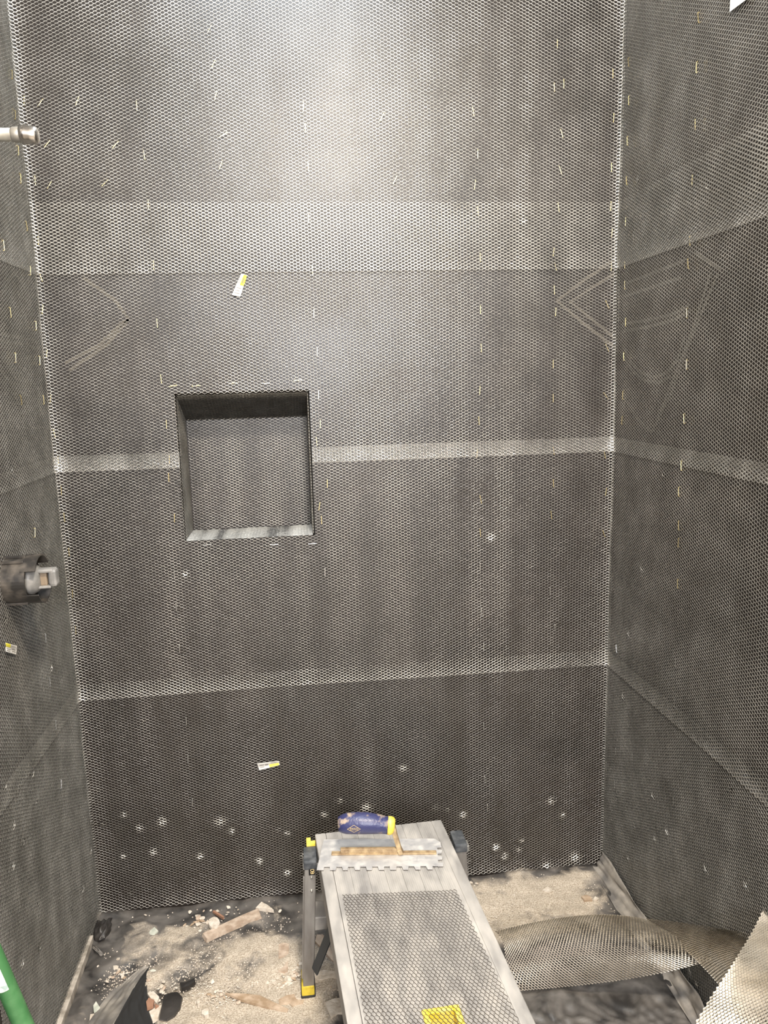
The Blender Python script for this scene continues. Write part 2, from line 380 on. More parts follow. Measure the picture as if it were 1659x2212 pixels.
# unevenness shared by every layer on one wall
wn = {k: (Smooth(8, 5, s), Smooth(10, 22, s + 1)) for k, s in (('b', 11), ('l', 21), ('r', 31))}
def wallsurf(side, z0, lift=0.0, edgelift=0.0, H=1, W=1, curl=.010):
    """surface of one lath sheet; u runs along the wall, v up; edgelift = how far its bottom edge springs off the layer below"""
    A, B = wn[side]
    def P(u, v):
        z = z0 + v
        n = .0035 + lift + .0016 * A(u, z) + .0003 * B(u, z) + edgelift * np.exp(-v / .035)
        n = n + curl * np.exp(-np.maximum(u, 0) / .010)
        if side == 'b': n = n + curl * np.exp(-np.maximum(W - u, 0) / .010)
        n = np.maximum(n, .001)
        if side == 'b': return np.stack([XL + .001 + u, YB - n, z], -1)
        if side == 'r': return np.stack([XR - n, YB - .001 - u, z], -1)
        return np.stack([XL + n, YB - .001 - u, z], -1)
    return P
rows = [('top', 1.622, 2.40, .006, .005), ('second', 1.172, 1.782, .004, .005), ('third', .598, 1.212, .002, .006), ('lowest', .012, .640, .0, .009)]
WB = XR - XL - .002
dents_px = [(268, 1760), (350, 1775), (475, 1775), (500, 1795), (600, 1793), (620, 1800), (735, 1730), (790, 1745), (940, 1745), (965, 1750), (1010, 1860), (1125, 1815), (1000, 1760), (1215, 1760),
            (265, 1850), (330, 1840), (430, 1850), (560, 1860), (620, 1885), (520, 1950), (280, 1930), (1120, 1835), (1180, 1870), (1090, 1850), (1240, 1850), (870, 1660), (1070, 1830),
            (400, 1240), (385, 1320), (390, 1405), (1060, 1160), (1198, 1350), (590, 950), (1130, 480), (300, 1790), (222, 1780), (655, 1850), (700, 1760), (1190, 1730)]
names_row = {'top': 'topmost', 'second': 'second from the top', 'third': 'third from the top', 'lowest': 'lowest'}
for ri, (nm, z0, z1, lift, el) in enumerate(rows):
    Hh = z1 - z0
    bumps = []
    for (u, v) in dents_px:
        p = at_y(u, v, YB - .005)
        if z0 < p[2] < z1: bumps.append((p[0] - XL, p[2] - z0, .007 + .006 * random.random(), random.uniform(.001, .0035)))
    def keep(u, v, z0=z0):
        x = XL + u; z = z0 + v
        return ~((x > NX0 + .002) & (x < NX1 - .002) & (z > NZ0 + .004) & (z < NZ1 - .004))
    o = lath('metal_lath_sheet', wallsurf('b', z0, lift, el, Hh, WB), WB, Hh, m_lath, keep=keep, seed=ri, bumps=bumps, flat=(22 if nm in ('second', 'third') else 10), edge=24, edge2=True)
    lab = {'top': 'topmost metal lath sheet on the back wall, pale grey, well above the niche',
           'second': 'metal lath sheet on the back wall around the top half of the niche',
           'third': 'metal lath sheet on the back wall from mid niche down to the lowest seam',
           'lowest': 'lowest and darkest metal lath sheet on the back wall, ending just above the dusty floor'}[nm]
    tag(o, lab, 'metal lath', 'metal lath sheets on the back wall')
for side, wl, wname in (('r', .86, 'right'), ('l', .62, 'left')):
    for ri, (nm, z0, z1, lift, el) in enumerate(rows):
        Hh = z1 - z0
        if nm == 'top': z1 = 2.30; Hh = z1 - z0
        lift, el = lift * .5, el * .5
        bumps = [(random.uniform(.02, wl - .1), random.uniform(0.02, Hh), .006, random.uniform(.001, .003)) for _ in range(14 if nm == 'lowest' else 3)]
        kp = None
        if side == 'l' and nm in ('second', 'third'):
            def kp(u, v, z0=z0):
                y = YB - u; z = z0 + v
                return ((y - 1.53) ** 2 + (z - 1.003) ** 2) > .045 ** 2
        o = lath('metal_lath_sheet', wallsurf(side, z0, lift, el, Hh, wl, curl=.002), wl, Hh, m_lath, keep=kp, seed=10 + ri + (20 if side == 'l' else 0), bumps=bumps, flip=(-1 if side == 'l' else 1), flat=28, edge=15, wd=.0018)
        lab = {'r': {'top': 'topmost metal lath sheet on the right wall, tagged at its top',
                     'second': 'metal lath sheet of the right wall, between its upper seams',
                     'third': 'metal lath sheet on the right wall above the lowest bright slanting seam',
                     'lowest': 'dark lowest metal lath sheet on the right wall behind the loose curled lath'},
               'l': {'top': 'topmost metal lath sheet on the left wall behind the capped pipe',
                     'second': 'metal lath sheet on the left wall between the capped pipe and the shower valve',
                     'third': 'metal lath sheet on the left wall around and below the shower valve',
                     'lowest': 'lowest metal lath sheet on the left wall beside the green pole'}}[side][nm]
        tag(o, lab, 'metal lath', 'metal lath sheets on the %s wall' % wname)

# lath lining of the niche: one folded piece
nl = empty('niche_lath_lining', ((NX0 + NX1) / 2, YB + ND, NZ0))
tag(nl, 'folded metal lath lining inside the square wall niche', 'metal lath')
NW = NX1 - NX0
def Pback(u, v): return np.stack([NX0 + .006 + u, YB + ND - .004 - .0008 * np.sin(u * 40), NZ0 + .004 + v + 0 * u], -1)
lath('back_panel', Pback, NW - .012, NZB - NZ0 - .006, m_lath, nl, seed=50)
def Psill(u, v): return np.stack([NX0 + .004 + u, YB - .004 + v, NZ0 + .003 + 0 * u + .004 * np.exp(-v / .01) * 0], -1)
lath('sill_panel', Psill, NW - .008, ND - .004, m_sill, nl, seed=51, ang=80, wd=.0032, tilt=12)
def Phead(u, v):
    f = v / ND
    return np.stack([NX0 + .004 + u, YB + ND - .004 - v, NZB + (NZ1 - NZB) * f - .004], -1)
lath('head_panel', Phead, NW - .008, ND, m_head_shade, nl, seed=52, ang=25)
def Pjl(u, v): return np.stack([NX0 + .003 + 0 * u, YB + ND - .006 - u, NZ0 + .004 + v], -1)
def kj(u, v): return (NZ0 + v) < (NZB + (NZ1 - NZB) * (u / ND) - .006)
lath('left_jamb_panel', Pjl, ND - .006, NZ1 - NZ0 - .008, m_lath, nl, keep=kj, seed=53, flip=-1)
def Pjr(u, v): return np.stack([NX1 - .003 + 0 * u, YB - .002 + u, NZ0 + .004 + v], -1)
def kj2(u, v): return (NZ0 + v) < (NZ1 - (NZ1 - NZB) * (u / ND) - .006)
lath('right_jamb_panel', Pjr, ND - .006, NZ1 - NZ0 - .008, m_lath, nl, keep=kj2, seed=54, flip=-1)

# ================================================================== STAPLES
def staple_mesh(name, m):
    L, wd, th = .0195, .0015, .0011
    bm = bmesh.new()
    add_box(bm, (-wd / 2, -.0002, -L / 2), (wd / 2, th, L / 2), .0003)
    for s in (-1, 1): add_box(bm, (-wd / 2, -.0022, s * L / 2 - .0006), (wd / 2, th * .6, s * L / 2 + .0006))
    me = bpy.data.meshes.new(name); bm.to_mesh(me); bm.free(); me.materials.append(m); return me
sm_brass = staple_mesh('staple', m_brass); sm_steel = staple_mesh('staple', m_steel)
def staple(side, x1, y1, x2, y2, label, group, me):
    if side == 'b': a, b = at_y(x1, y1, YB - .0095), at_y(x2, y2, YB - .0095); n = Vector((0, -1, 0))
    elif side == 'r': a, b = at_x(x1, y1, XR - .0095), at_x(x2, y2, XR - .0095); n = Vector((-1, 0, 0))
    else: a, b = at_x(x1, y1, XL + .0095), at_x(x2, y2, XL + .0095); n = Vector((1, 0, 0))
    d = Vector(a - b); d -= n * d.dot(n); d.normalize()
    x = n.cross(d)
    Mx = Matrix((x, n, d)).transposed().to_4x4(); Mx.translation = Vector((a + b) / 2)
    o = bpy.data.objects.new('staple', me); COL.objects.link(o); o.matrix_world = Mx
    tag(o, label, 'staple', group)
S = {
 ('b', 'brass staple in the left corner line of the back wall', 'left corner staples', 0): [(52,209,52,227),(75,381,77,400),(82,508,83,530),(86,590,91,607),(93,660,91,677),(102,756,100,773),(110,855,108,871),(116,929,119,945),(125,987,127,1006),(132,1052,133,1069),(138,1110,140,1127),(148,1183,150,1202),(156,1272,157,1292),(163,1352,164,1372)],
 ('b', 'slanted brass staple at the upper left of the back wall', 'slanted staples upper left', 0): [(92,215,82,229),(170,210,164,226),(464,132,457,147),(456,56,448,72),(468,197,464,215),(108,303,96,318),(256,305,243,320),(490,286,475,296),(480,347,474,365),(111,392,103,406),(234,388,220,402)],
 ('b', 'brass staple in the upright line above the niche left edge', 'staples above the left edge of the niche', 0): [(295,219,296,239),(310,325,313,344),(320,432,321,451),(331,562,332,582),(339,689,340,707),(347,810,349,827)],
 ('b', 'brass staple in the upright line above the niche right edge', 'staples above the right edge of the niche', 0): [(656,221,655,239),(659,267,660,286),(665,350,666,368),(667,465,667,480),(674,575,676,595),(678,668,678,686),(685,750,685,768),(688,845,688,860)],
 ('b', 'pale slanted staple in the bright centre of the top lath sheet', 'slanted staples upper centre', 0): [(829,245,821,261),(857,381,850,396)],
 ('b', 'short brass staple lying flat along the top edge of the niche', 'flat staples over the niche', 0): [(365,835,382,832),(416,834,432,833),(495,828,512,827),(566,828,582,828),(636,822,652,821)],
 ('b', 'upright staple beside a side edge of the niche', 'staples beside the niche', 0): [(359,907,360,926),(366,985,366,1002),(364,1022,365,1041),(377,1112,377,1127),(692,905,692,927),(683,945,685,962),(707,1037,707,1052),(691,1087,689,1100),(694,1115,695,1132)],
 ('b', 'brass staple in the line midway between niche and right corner', 'staples between niche and right corner', 0): [(1021,232,1024,251),(1032,324,1032,342),(1027,390,1025,407),(1031,446,1033,465),(1037,547,1038,565),(1038,660,1038,679),(1039,742,1040,761),(1037,835,1036,852),(1034,900,1035,917),(1031,972,1030,987),(1037,1072,1040,1086),(1037,1145,1038,1157)],
 ('b', 'brass staple in the line beside the back right corner', 'staples in the last line before the right corner', 0): [(1204,87,1204,103),(1197,180,1198,196),(1218,172,1218,190),(1211,279,1216,297),(1208,359,1213,376),(1205,437,1208,459),(1197,535,1195,552),(1198,567,1202,584),(1197,616,1198,637),(1201,665,1200,682),(1195,778,1195,796),(1195,852,1195,868),(1195,967,1197,981),(1195,1036,1196,1052),(1190,1105,1192,1120)],
 ('b', 'brass staple tucked into the right corner of the back wall', 'right corner staples', 0): [(1324,151,1324,167),(1326,246,1325,263),(1321,353,1321,371),(1320,436,1319,454),(1323,495,1321,512),(1321,567,1320,585),(1309,651,1315,665),(1309,745,1314,757),(1304,848,1314,862),(1305,975,1308,990),(1311,1050,1307,1075),(1302,1146,1307,1160)],
 ('b', 'small silvery staple in the dark lower half of the back wall', 'silvery staples on the lower back wall', 1): [(380,1305,381,1318),(387,1395,388,1408),(376,1236,377,1250),(402,1550,403,1565),(406,1632,406,1650),(416,1720,416,1745),(702,1230,702,1242),(1037,1217,1037,1232),(1040,1312,1041,1330),(1045,1390,1045,1405),(1188,1270,1188,1285),(1198,1347,1199,1365),(1045,1562,1045,1577),(1193,1542,1193,1555),(1197,1640,1197,1652),(1047,1677,1048,1692),(1196,1711,1197,1727),(1053,1740,1053,1752),(440,1178,455,1176),(585,1177,600,1176),(668,1175,682,1174)],
 ('r', 'bright brass staple in the corner line of the right wall', 'corner line staples of the right wall', 0): [(1357,126,1358,142),(1358,208,1358,226),(1355,295,1355,313),(1353,380,1354,401),(1352,470,1351,489),(1350,562,1350,580),(1350,607,1350,625),(1352,686,1351,705),(1347,761,1348,780),(1346,845,1345,862),(1344,900,1343,916)],
 ('r', 'brass staple in the outer upright line of the right wall', 'outer line staples of the right wall', 0): [(1508,29,1509,47),(1505,134,1504,157),(1502,258,1502,280),(1496,378,1495,401),(1490,509,1491,530),(1486,560,1487,579),(1484,666,1484,687),(1483,775,1483,800),(1477,894,1478,915),(1471,990,1472,1022),(1466,1050,1466,1074),(1466,1125,1466,1145),(1466,1164,1465,1180),(1464,1252,1464,1270)],
 ('r', 'dull staple low on the right wall near the lowest seam', 'low staples of the right wall', 1): [(1331,1395,1332,1407),(1460,1422,1459,1442),(1330,1615,1330,1630),(1327,1685,1327,1702),(1458,1510,1457,1530),(1455,1720,1455,1740)],
 ('l', 'brass staple on the left wall above the shower valve', 'staples on the upper left wall', 0): [(26,152,26,170),(33,239,33,257),(39,316,40,334),(44,376,45,395),(56,479,59,497),(7,520,9,540),(65,575,66,594),(21,664,24,685),(77,695,78,712),(33,762,34,783),(85,770,86,787),(44,855,47,872),(93,855,95,872),(75,1142,75,1159)],
 ('l', 'pale thin staple on the left wall below the shower valve', 'staples on the lower left wall', 1): [(98,1370,99,1386),(107,1465,108,1482),(120,1556,121,1575),(132,1685,132,1702)],
}
ORD = 'topmost second third fourth fifth sixth seventh eighth ninth tenth eleventh twelfth thirteenth fourteenth fifteenth sixteenth seventeenth eighteenth nineteenth twentieth twenty-first'.split()
for (side, lab, grp, k), L in S.items():
    for i, q in enumerate(sorted(L, key=lambda q: q[1] + q[3])):
        staple(side, *q, ('%s from the top: ' % ORD[i] if i else 'topmost: ') + lab, grp, sm_steel if k else sm_brass)

# ================================================================== PAPER TAGS
def paper_tag(side, quad, label, yel, lines):
    f = {'b': lambda u, v, o: at_y(u, v, YB - .011 - o), 'l': lambda u, v, o: at_x(u, v, XL + .010 + o), 'r': lambda u, v, o: at_x(u, v, XR - .012 - o)}[side]
    def pt(s, t, o):
        a = np.array(quad[0]) * (1 - s) + np.array(quad[1]) * s; b = np.array(quad[3]) * (1 - s) + np.array(quad[2]) * s
        c = a * (1 - t) + b * t
        return f(c[0], c[1], o + .0012 * math.sin(s * 5) + .0010 * math.sin(t * 7 + 1))
    root = empty('paper_tag', pt(.5, 1, 0)); tag(root, label, 'tag')
    def patch(name, s0, s1, t0, t1, o, m, n=8):
        V = []; Fc = []
        for lay in (0, .0003):
            for i in range(n + 1):
                for j in range(n + 1): V.append(tuple(pt(s0 + (s1 - s0) * i / n, t0 + (t1 - t0) * j / n, o - lay)))
        k = (n + 1) ** 2
        for i in range(n):
            for j in range(n):
                a = i * (n + 1) + j; Fc.append((a, a + 1, a + n + 2, a + n + 1)); Fc.append((k + a, k + a + n + 1, k + a + n + 2, k + a + 1))
        for i in range(n):
            for q0, q1 in (((i, 0), (i + 1, 0)), ((i, n), (i + 1, n)), ((0, i), (0, i + 1)), ((n, i), (n, i + 1))):
                a = q0[0] * (n + 1) + q0[1]; b = q1[0] * (n + 1) + q1[1]; Fc.append((a, b, b + k, a + k))
        return mesh(name, V, Fc, m, root)
    patch('paper', 0, 1, 0, 1, 0, m_tagw)
    patch('yellow_panel', *yel, .0006, m_tagy, 4)
    for l in lines: patch('print_line', *l, .0009, m_tagt, 2)
paper_tag('b', [(521, 591), (534, 594), (519, 641), (501, 637)], 'small white and yellow paper tag stuck on the lath above the niche', (.45, 1, .02, .5), [(.08, .14, .1, .45), (.22, .28, .1, .45), (.15, .8, .62, .65), (.15, .7, .74, .77), (.15, .8, .86, .89), (.6, .75, .15, .4)])
paper_tag('b', [(555.5, 1649), (603, 1643.5), (604, 1653), (560, 1664)], 'crumpled white and yellow paper tag low on the back wall under the lowest seam', (.52, .98, .45, .95), [(.08, .3, .3, .4), (.08, .28, .6, .68), (.33, .48, .3, .5), (.6, .9, .15, .25), (.62, .85, .65, .72)])
paper_tag('l', [(12, 1388), (37, 1395), (35, 1414), (12, 1407)], 'white paper tag with yellow corner on the left wall below the shower valve', (.02, .45, .02, .42), [(.5, .9, .2, .25), (.1, .5, .6, .65), (.55, .9, .5, .56), (.1, .45, .78, .84), (.6, .95, .72, .76)])
paper_tag('r', [(1579, -28), (1618, -45), (1616, -4), (1576, 26)], 'white and yellow paper tag at the very top of the right wall', (.55, 1, .1, .8), [(.1, .4, .3, .33), (.1, .4, .5, .53)])

# ================================================================== SHOWER ARM PIPE AND VALVE
pa = at_y(52, 291, 1.4); pz = pa[2]; py = 1.4
root = empty('capped_pipe_stub', (XL, py, pz)); tag(root, 'dull metal pipe stub with nickel cap sticking out of the upper left wall', 'pipe')
tube('pipe', [(XL - .01, py, pz - .002), (-.43, py, pz)], .0102, m_pipe, root, 24)
tube('collar', [(-.437, py, pz), (-.434, py, pz), (-.424, py, pz), (-.421, py, pz)], [.0098, .0118, .0122, .0105], m_pipe, root, 24)
tube('end_cap', [(-.4225, py, pz), (-.4215, py, pz), (-.414, py, pz + .0005), (-.407, py, pz - .0005), (-.3995, py, pz - .001), (-.3955, py, pz - .001), (-.394, py, pz - .001)],
     [.0120, .0150, .0152, .0138, .0140, .0115, .006], m_nickel, root, 28)

vy, vz = 1.53, 1.003
root = empty('shower_valve', (XL, vy, vz)); tag(root, 'shower valve in black plastic mud guard with grey test cap on the left wall', 'valve')
def arc_shell(name, x0, x1, r0, r1, a0, a1, m, n=20, taper=0.0):
    V, Fc = [], []
    for i in range(n + 1):
        t = math.radians(a0 + (a1 - a0) * i / n)
        for (x, r) in ((x0, r1), (x1, r1 - taper), (x1, r0 - taper), (x0, r0)):
            V.append((x, vy - math.cos(t) * r, vz + math.sin(t) * r))
    for i in range(n):
        for k in range(4):
            k2 = (k + 1) % 4; Fc.append((i * 4 + k, i * 4 + k2, i * 4 + 4 + k2, i * 4 + 4 + k))
    Fc.append((0, 3, 2, 1)); Fc.append((n * 4, n * 4 + 1, n * 4 + 2, n * 4 + 3))
    return mesh(name, V, Fc, m, root)
arc_shell('guard_base_ring', XL, XL + .050, .043, .047, 0, 360, m_guard, 48)
arc_shell('guard_wing', XL + .042, XL + .070, .045, .048, 30, 150, m_guard)
arc_shell('guard_wing', XL + .042, XL + .072, .045, .048, 215, 330, m_guard)
bm = bmesh.new()
for a0 in (55, 75, 235, 300):
    t = math.radians(a0); c = (XL + .024, vy - math.cos(t) * .049, vz + math.sin(t) * .049)
    add_box(bm, (c[0] - .022, c[1] - .0025, c[2] - .0025), (c[0] + .022, c[1] + .0025, c[2] + .0025), .0008)
bm_obj('guard_ribs', bm, m_guard, root)
tube('valve_body', [(XL + .002, vy, vz), (XL + .04, vy, vz), (XL + .046, vy, vz)], [.036, .036, .03], m_guard, root, 28)
tube('test_cap_dome', [(XL + .04, vy, vz), (XL + .052, vy, vz), (XL + .061, vy, vz), (XL + .066, vy, vz)], [.031, .031, .025, .014], m_valve, root, 32)
# tongue of the test cap: U-shaped rim around a brown recess
bm = bmesh.new()
z0, z1, xA, xB = vz - .019, vz + .019, XL + .055, XL + .098
add_box(bm, (xA, vy - .010, z1 - .007), (xB - .006, vy + .012, z1), .0025)
add_box(bm, (xA, vy - .010, z0), (xB - .012, vy + .012, z0 + .005), .002)
add_box(bm, (xB - .014, vy - .010, z0 + .003), (xB, vy + .012, z1 - .001), .005)
add_box(bm, (xA, vy + .008, z0), (xB - .004, vy + .013, z1), .002)
bm_obj('test_cap_tongue', bm, m_valve, root)
bm = bmesh.new(); add_box(bm, (xA + .004, vy - .003, z0 + .004), (xB - .020, vy + .009, z1 - .006), .003)
bm_obj('recess_plug', bm, m_valve_in, root)

# ================================================================== WORK PLATFORM
PT = .36
th = math.radians(3.9)
ax = np.array([math.cos(th), math.sin(th) * .6, 0]); ax /= np.linalg.norm(ax)
ay = np.array([math.sin(th), -math.cos(th), 0])
P0 = np.array([.004, 1.600, 0]); PWID = .292; PLEN = 1.16
Mp = Matrix([[ax[0], ay[0], 0, P0[0]], [ax[1], ay[1], 0, P0[1]], [0, 0, 1, 0], [0, 0, 0, 1]])
plat = empty('work_platform', (.17, 1.05, 0)); tag(plat, 'low dusty aluminium work platform with ribbed deck standing on the shower floor', 'platform')
hole = at_z(956, 2195, PT)
hl = np.linalg.inv(np.array(Mp)) @ np.array([hole[0], hole[1], 0, 1]); hx, hy = hl[0], hl[1] + .035
HW, HLn = .031, .052
def plank(x0, x1, y0, y1):
    bm = bmesh.new()
    add_box(bm, (x0 + .0006, y0, PT - .006), (x1 - .0006, y1, PT), .0008, mat=Mp)
    add_box(bm, (x1 - .0006, y0, PT - .006), (x1 + .0004, y1, PT - .0012), mat=Mp)
    n = max(1, int((x1 - x0 - .006) / .0042))
    for i in range(n):
        xa = x0 + .004 + i * .0042
        add_box(bm, (xa, y0 + .001, PT - .0005), (xa + .0018, y1 - .001, PT + .0007), mat=Mp)
    bm_obj('deck_plank', bm, m_alu, plat)
rail = .024; npl = 7; pw = (PWID - 2 * rail) / npl
for i in range(npl):
    x0 = rail + i * pw; x1 = x0 + pw
    if x1 > hx - HW and x0 < hx + HW:
        plank(x0, x1, 0, hy - HLn); plank(x0, x1, hy + HLn, PLEN)
        if x0 < hx - HW - .004: plank(x0, hx - HW, hy - HLn, hy + HLn)
        if x1 > hx + HW + .004: plank(hx + HW, x1, hy - HLn, hy + HLn)
    else: plank(x0, x1, 0, PLEN)
for x0, x1 in ((0, rail), (PWID - rail, PWID)):
    bm = bmesh.new(); add_box(bm, (x0, 0, PT - .008), (x1, PLEN, PT + .0006), .002, mat=Mp)
    xe = x0 if x0 == 0 else x1 - .003
    add_box(bm, (xe, 0, PT - .050), (xe + .003, PLEN, PT - .004), .0008, mat=Mp)
    bm_obj('side_rail', bm, m_alu, plat)
bm = bmesh.new(); add_box(bm, (.003, .004, PT - .05), (PWID - .003, .008, PT - .008), mat=Mp); bm_obj('end_panel', bm, m_alu_leg, plat)
# yellow hand hold cut through the deck
bm = bmesh.new()
fw = .010
for lo, hi in (((hx - HW, hy - HLn, PT - .03), (hx - HW + fw, hy + HLn, PT + .002)), ((hx + HW - fw, hy - HLn, PT - .03), (hx + HW, hy + HLn, PT + .002)),
               ((hx - HW + fw, hy - HLn, PT - .03), (hx + HW - fw, hy - HLn + fw, PT + .002)), ((hx - HW + fw, hy + HLn - fw, PT - .03), (hx + HW - fw, hy + HLn, PT + .002))):
    add_box(bm, lo, hi, .0015, mat=Mp)
tag(bm_obj('hand_hold', bm, m_yellow, plat), 'yellow plastic hand hold ring')
# legs (far pair in view, near pair under the camera)
def leg(xc, yc, sgn, full=True):
    """xc,yc world centre of the foot"""
    bm = bmesh.new(); w2, d2 = .0125, .026
    vs = add_box(bm, (xc - w2, yc - d2, .030), (xc + w2, yc + d2, .328), .002)
    add_box(bm, (xc - w2 - .003 , yc - d2 + .006, .05), (xc - w2 + .002, yc - d2 + .012, .30), .0006)
    for v in bm.verts: v.co.x += sgn * -.018 * (v.co.z / .33)
    l = bm_obj('leg', bm, m_alu_leg, plat)
    bm = bmesh.new(); add_box(bm, (xc - w2 - .002, yc - d2 - .002, .010), (xc + w2 + .002, yc + d2 + .002, .036), .003)
    bm_obj('foot', bm, m_yfoot, l)
    bm = bmesh.new(); add_box(bm, (xc - w2 - .004, yc - d2 - .004, .003), (xc + w2 + .004, yc + d2 + .004, .014), .003)
    bm_obj('rubber_pad', bm, m_rubber, l)
    xt = xc + sgn * -.018
    bm = bmesh.new(); add_box(bm, (xt - w2 - .002, yc - d2 - .003, .322), (xt + w2 + .002, yc + d2 + .003, .342), .004)
    bm_obj('top_cap', bm, m_cap, l)
    bm = bmesh.new(); add_box(bm, (xt - w2 - .004, yc - .012, .312), (xt + (w2 + .010) * 1, yc + .012, .326), .001)
    bm_obj('pivot_bracket', bm, m_steel, l)
    return l
l1 = leg(-.027, 1.556, -1)
l2 = leg(.345, 1.566, 1)
leg(.02, .66, -1); leg(.392, .66, 1)
# rung between the legs, and dark brace
bm = bmesh.new(); add_box(bm, (-.012, 1.535, .168), (.325, 1.590, .200), .002); bm_obj('rung', bm, m_alu, plat)
bm = bmesh.new(); add_box(bm, (.02, .645, .168), (.37, .69, .200), .002); bm_obj('rung', bm, m_alu, plat)
def bar(name, a, b, w, h, m, parent):
    a, b = Vector(a), Vector(b); d = (b - a); L = d.length; q = d.to_track_quat('Z', 'Y').to_matrix().to_4x4(); q.translation = a
    bm = bmesh.new(); add_box(bm, (-w / 2, -h / 2, 0), (w / 2, h / 2, L), min(w, h) * .15, mat=q); return bm_obj(name, bm, m, parent)
bar('brace', (-.010, 1.525, .075), (.055, 1.43, .315), .004, .020, m_strut, plat)
bar('brace', (.33, 1.535, .075), (.30, 1.43, .315), .004, .020, m_strut, plat)
# yellow release clip beside the left cap
bm = bmesh.new(); add_box(bm, (-.016, 1.588, .338), (-.006, 1.600, .354), .0015); add_box(bm, (-.007, 1.588, .338), (.004, 1.598, .347), .0015)
tag(bm_obj('release_clip', bm, m_yellow, plat), 'small yellow release clip')
# lock sticker on the left leg: black square with a padlock turned on its side
sx, sy, sz = at_y(674, 1882, 1.5285)
bm = bmesh.new(); add_box(bm, (sx - .0072, sy, sz - .0095), (sx + .0072, sy + .0008, sz + .0095)); stk = bm_obj('lock_sticker', bm, m_black, plat)
bm = bmesh.new(); k = .0013
def fr(x0, z0, x1, z1, t=k):
    for lo, hi in (((x0, z0), (x1, z0 + t)), ((x0, z1 - t), (x1, z1)), ((x0, z0), (x0 + t, z1)), ((x1 - t, z0), (x1, z1))):
        add_box(bm, (sx + lo[0], sy - .0007, sz + lo[1]), (sx + hi[0], sy + .0002, sz + hi[1]))
fr(-.0035, -.0062, .0048, .0000)
add_box(bm, (sx - .0002, sy - .0007, sz - .0042), (sx + .0016, sy + .0002, sz - .002))
for lo, hi in (((.0035, 0), (.0048, .0050)), ((-.0035, .0012), (-.0022, .0050)), ((-.0035, .0042), (.0048, .0055))):
    add_box(bm, (sx + lo[0], sy - .0007, sz + lo[1]), (sx + hi[0], sy + .0002, sz + hi[1]))
bm_obj('padlock_print', bm, m_gold, stk)
bm = bmesh.new()
for zz in (.232, .252 + .02 * 0, .205):
    pass
for zz in (.262, .232):
    c = at_y(673, 1896 if zz > .25 else 1925, 1.5285)
    bmesh.ops.create_uvsphere(bm, u_segments=10, v_segments=6, radius=.0028, matrix=Matrix.Translation((c[0], c[1], c[2])))
bm_obj('rivets', bm, m_steel, plat)

# lath offcut lying on the deck
A_, B_, C_, D_ = at_z(735, 1932, PT + .003), at_z(984, 1924, PT + .003), at_z(800, 2300, PT + .003), at_z(1165, 2300, PT + .003)
Lx = np.linalg.norm(D_ - B_); Ly = np.linalg.norm(B_ - A_)
s_ = Smooth(6, 14, 77)
def Poff(u, v):
    s = (u / Lx)[..., None]; t = (v / Ly)[..., None]
    p = (B_ * (1 - t) + A_ * t) * (1 - s) + (D_ * (1 - t) + C_ * t) * s
    z = .0006 * s_(u, v) + .006 * np.exp(-((v) / .02)) * .5
    p = p.copy(); p[..., 2] += np.maximum(z, -.001) + .0005; return p
m_off = noisy(mat('lath_offcut_steel', (.3, .27, .23), .5, .8), (.12, .10, .085), (.24, .21, .18), 30, 3, .3, .7)
o = lath('metal_lath_offcut', Poff, Lx, Ly, m_off, seed=61, ang=0, wd=.0012, t=.00062, tilt=3, flip=-1)
tag(o, 'flat rectangular offcut of metal lath lying on the platform deck', 'metal lath')

# ================================================================== NOTCHED TROWEL
ZT = PT + .0032
tBL, tBR = at_z(684, 1880, ZT), at_z(958, 1878, ZT)
tx = _n(tBR - tBL); tyv = np.array([-tx[1], tx[0], 0]); TW = np.linalg.norm(tBR - tBL); TD = .108
Mt = Matrix([[tx[0], tyv[0], 0, tBL[0]], [tx[1], tyv[1], 0, tBL[1]], [0, 0, 1, ZT], [0, 0, 0, 1]])
tro = empty('notched_trowel', tuple((tBL + tBR) / 2)); tag(tro, 'notched trowel with blue and yellow handle lying on the far end of the platform', 'trowel')
pts = [(0, 0)]
x = .0147; p_ = .0252
while x + .0125 < TW - .004:
    pts += [(x, 0), (x + random.uniform(0, .001), .0110), (x + .0118, .0110), (x + .0125 + random.uniform(0, .003), 0)]; x += p_
pts += [(TW - .010, 0), (TW - .010, .010), (TW, .010)]
y = .022
while y + .011 < TD - .02:
    pts += [(TW, y), (TW - .010, y), (TW - .010, y + .010), (TW - .001, y + .011)]; y += .0215
pts += [(TW - .002, TD - .014), (TW - .016, TD), (.004, TD)]
bm = bmesh.new()
lo = [bm.verts.new(Mt @ Vector((a, b, 0))) for a, b in pts]; hi = [bm.verts.new(Mt @ Vector((a, b, .0011))) for a, b in pts]
bm.faces.new(lo[::-1]); bm.faces.new(hi)
for i in range(len(pts)): j = (i + 1) % len(pts); bm.faces.new((lo[i], lo[j], hi[j], hi[i]))
bm_obj('blade', bm, m_blade, tro)
yr = .054
bm = bmesh.new()
add_box(bm, (.026, yr - .006, .001), (.252, yr + .006, .0045), .0015, mat=Mt)
vs = add_box(bm, (.046, yr - .0035, .003), (.176, yr + .0035, .0150), .0012, mat=None)
for v in vs:
    if v.co.x > .16: v.co.x += (.008 - v.co.z) * .9
    v.co = Mt @ v.co
bm_obj('mounting_rib', bm, m_rib, tro)
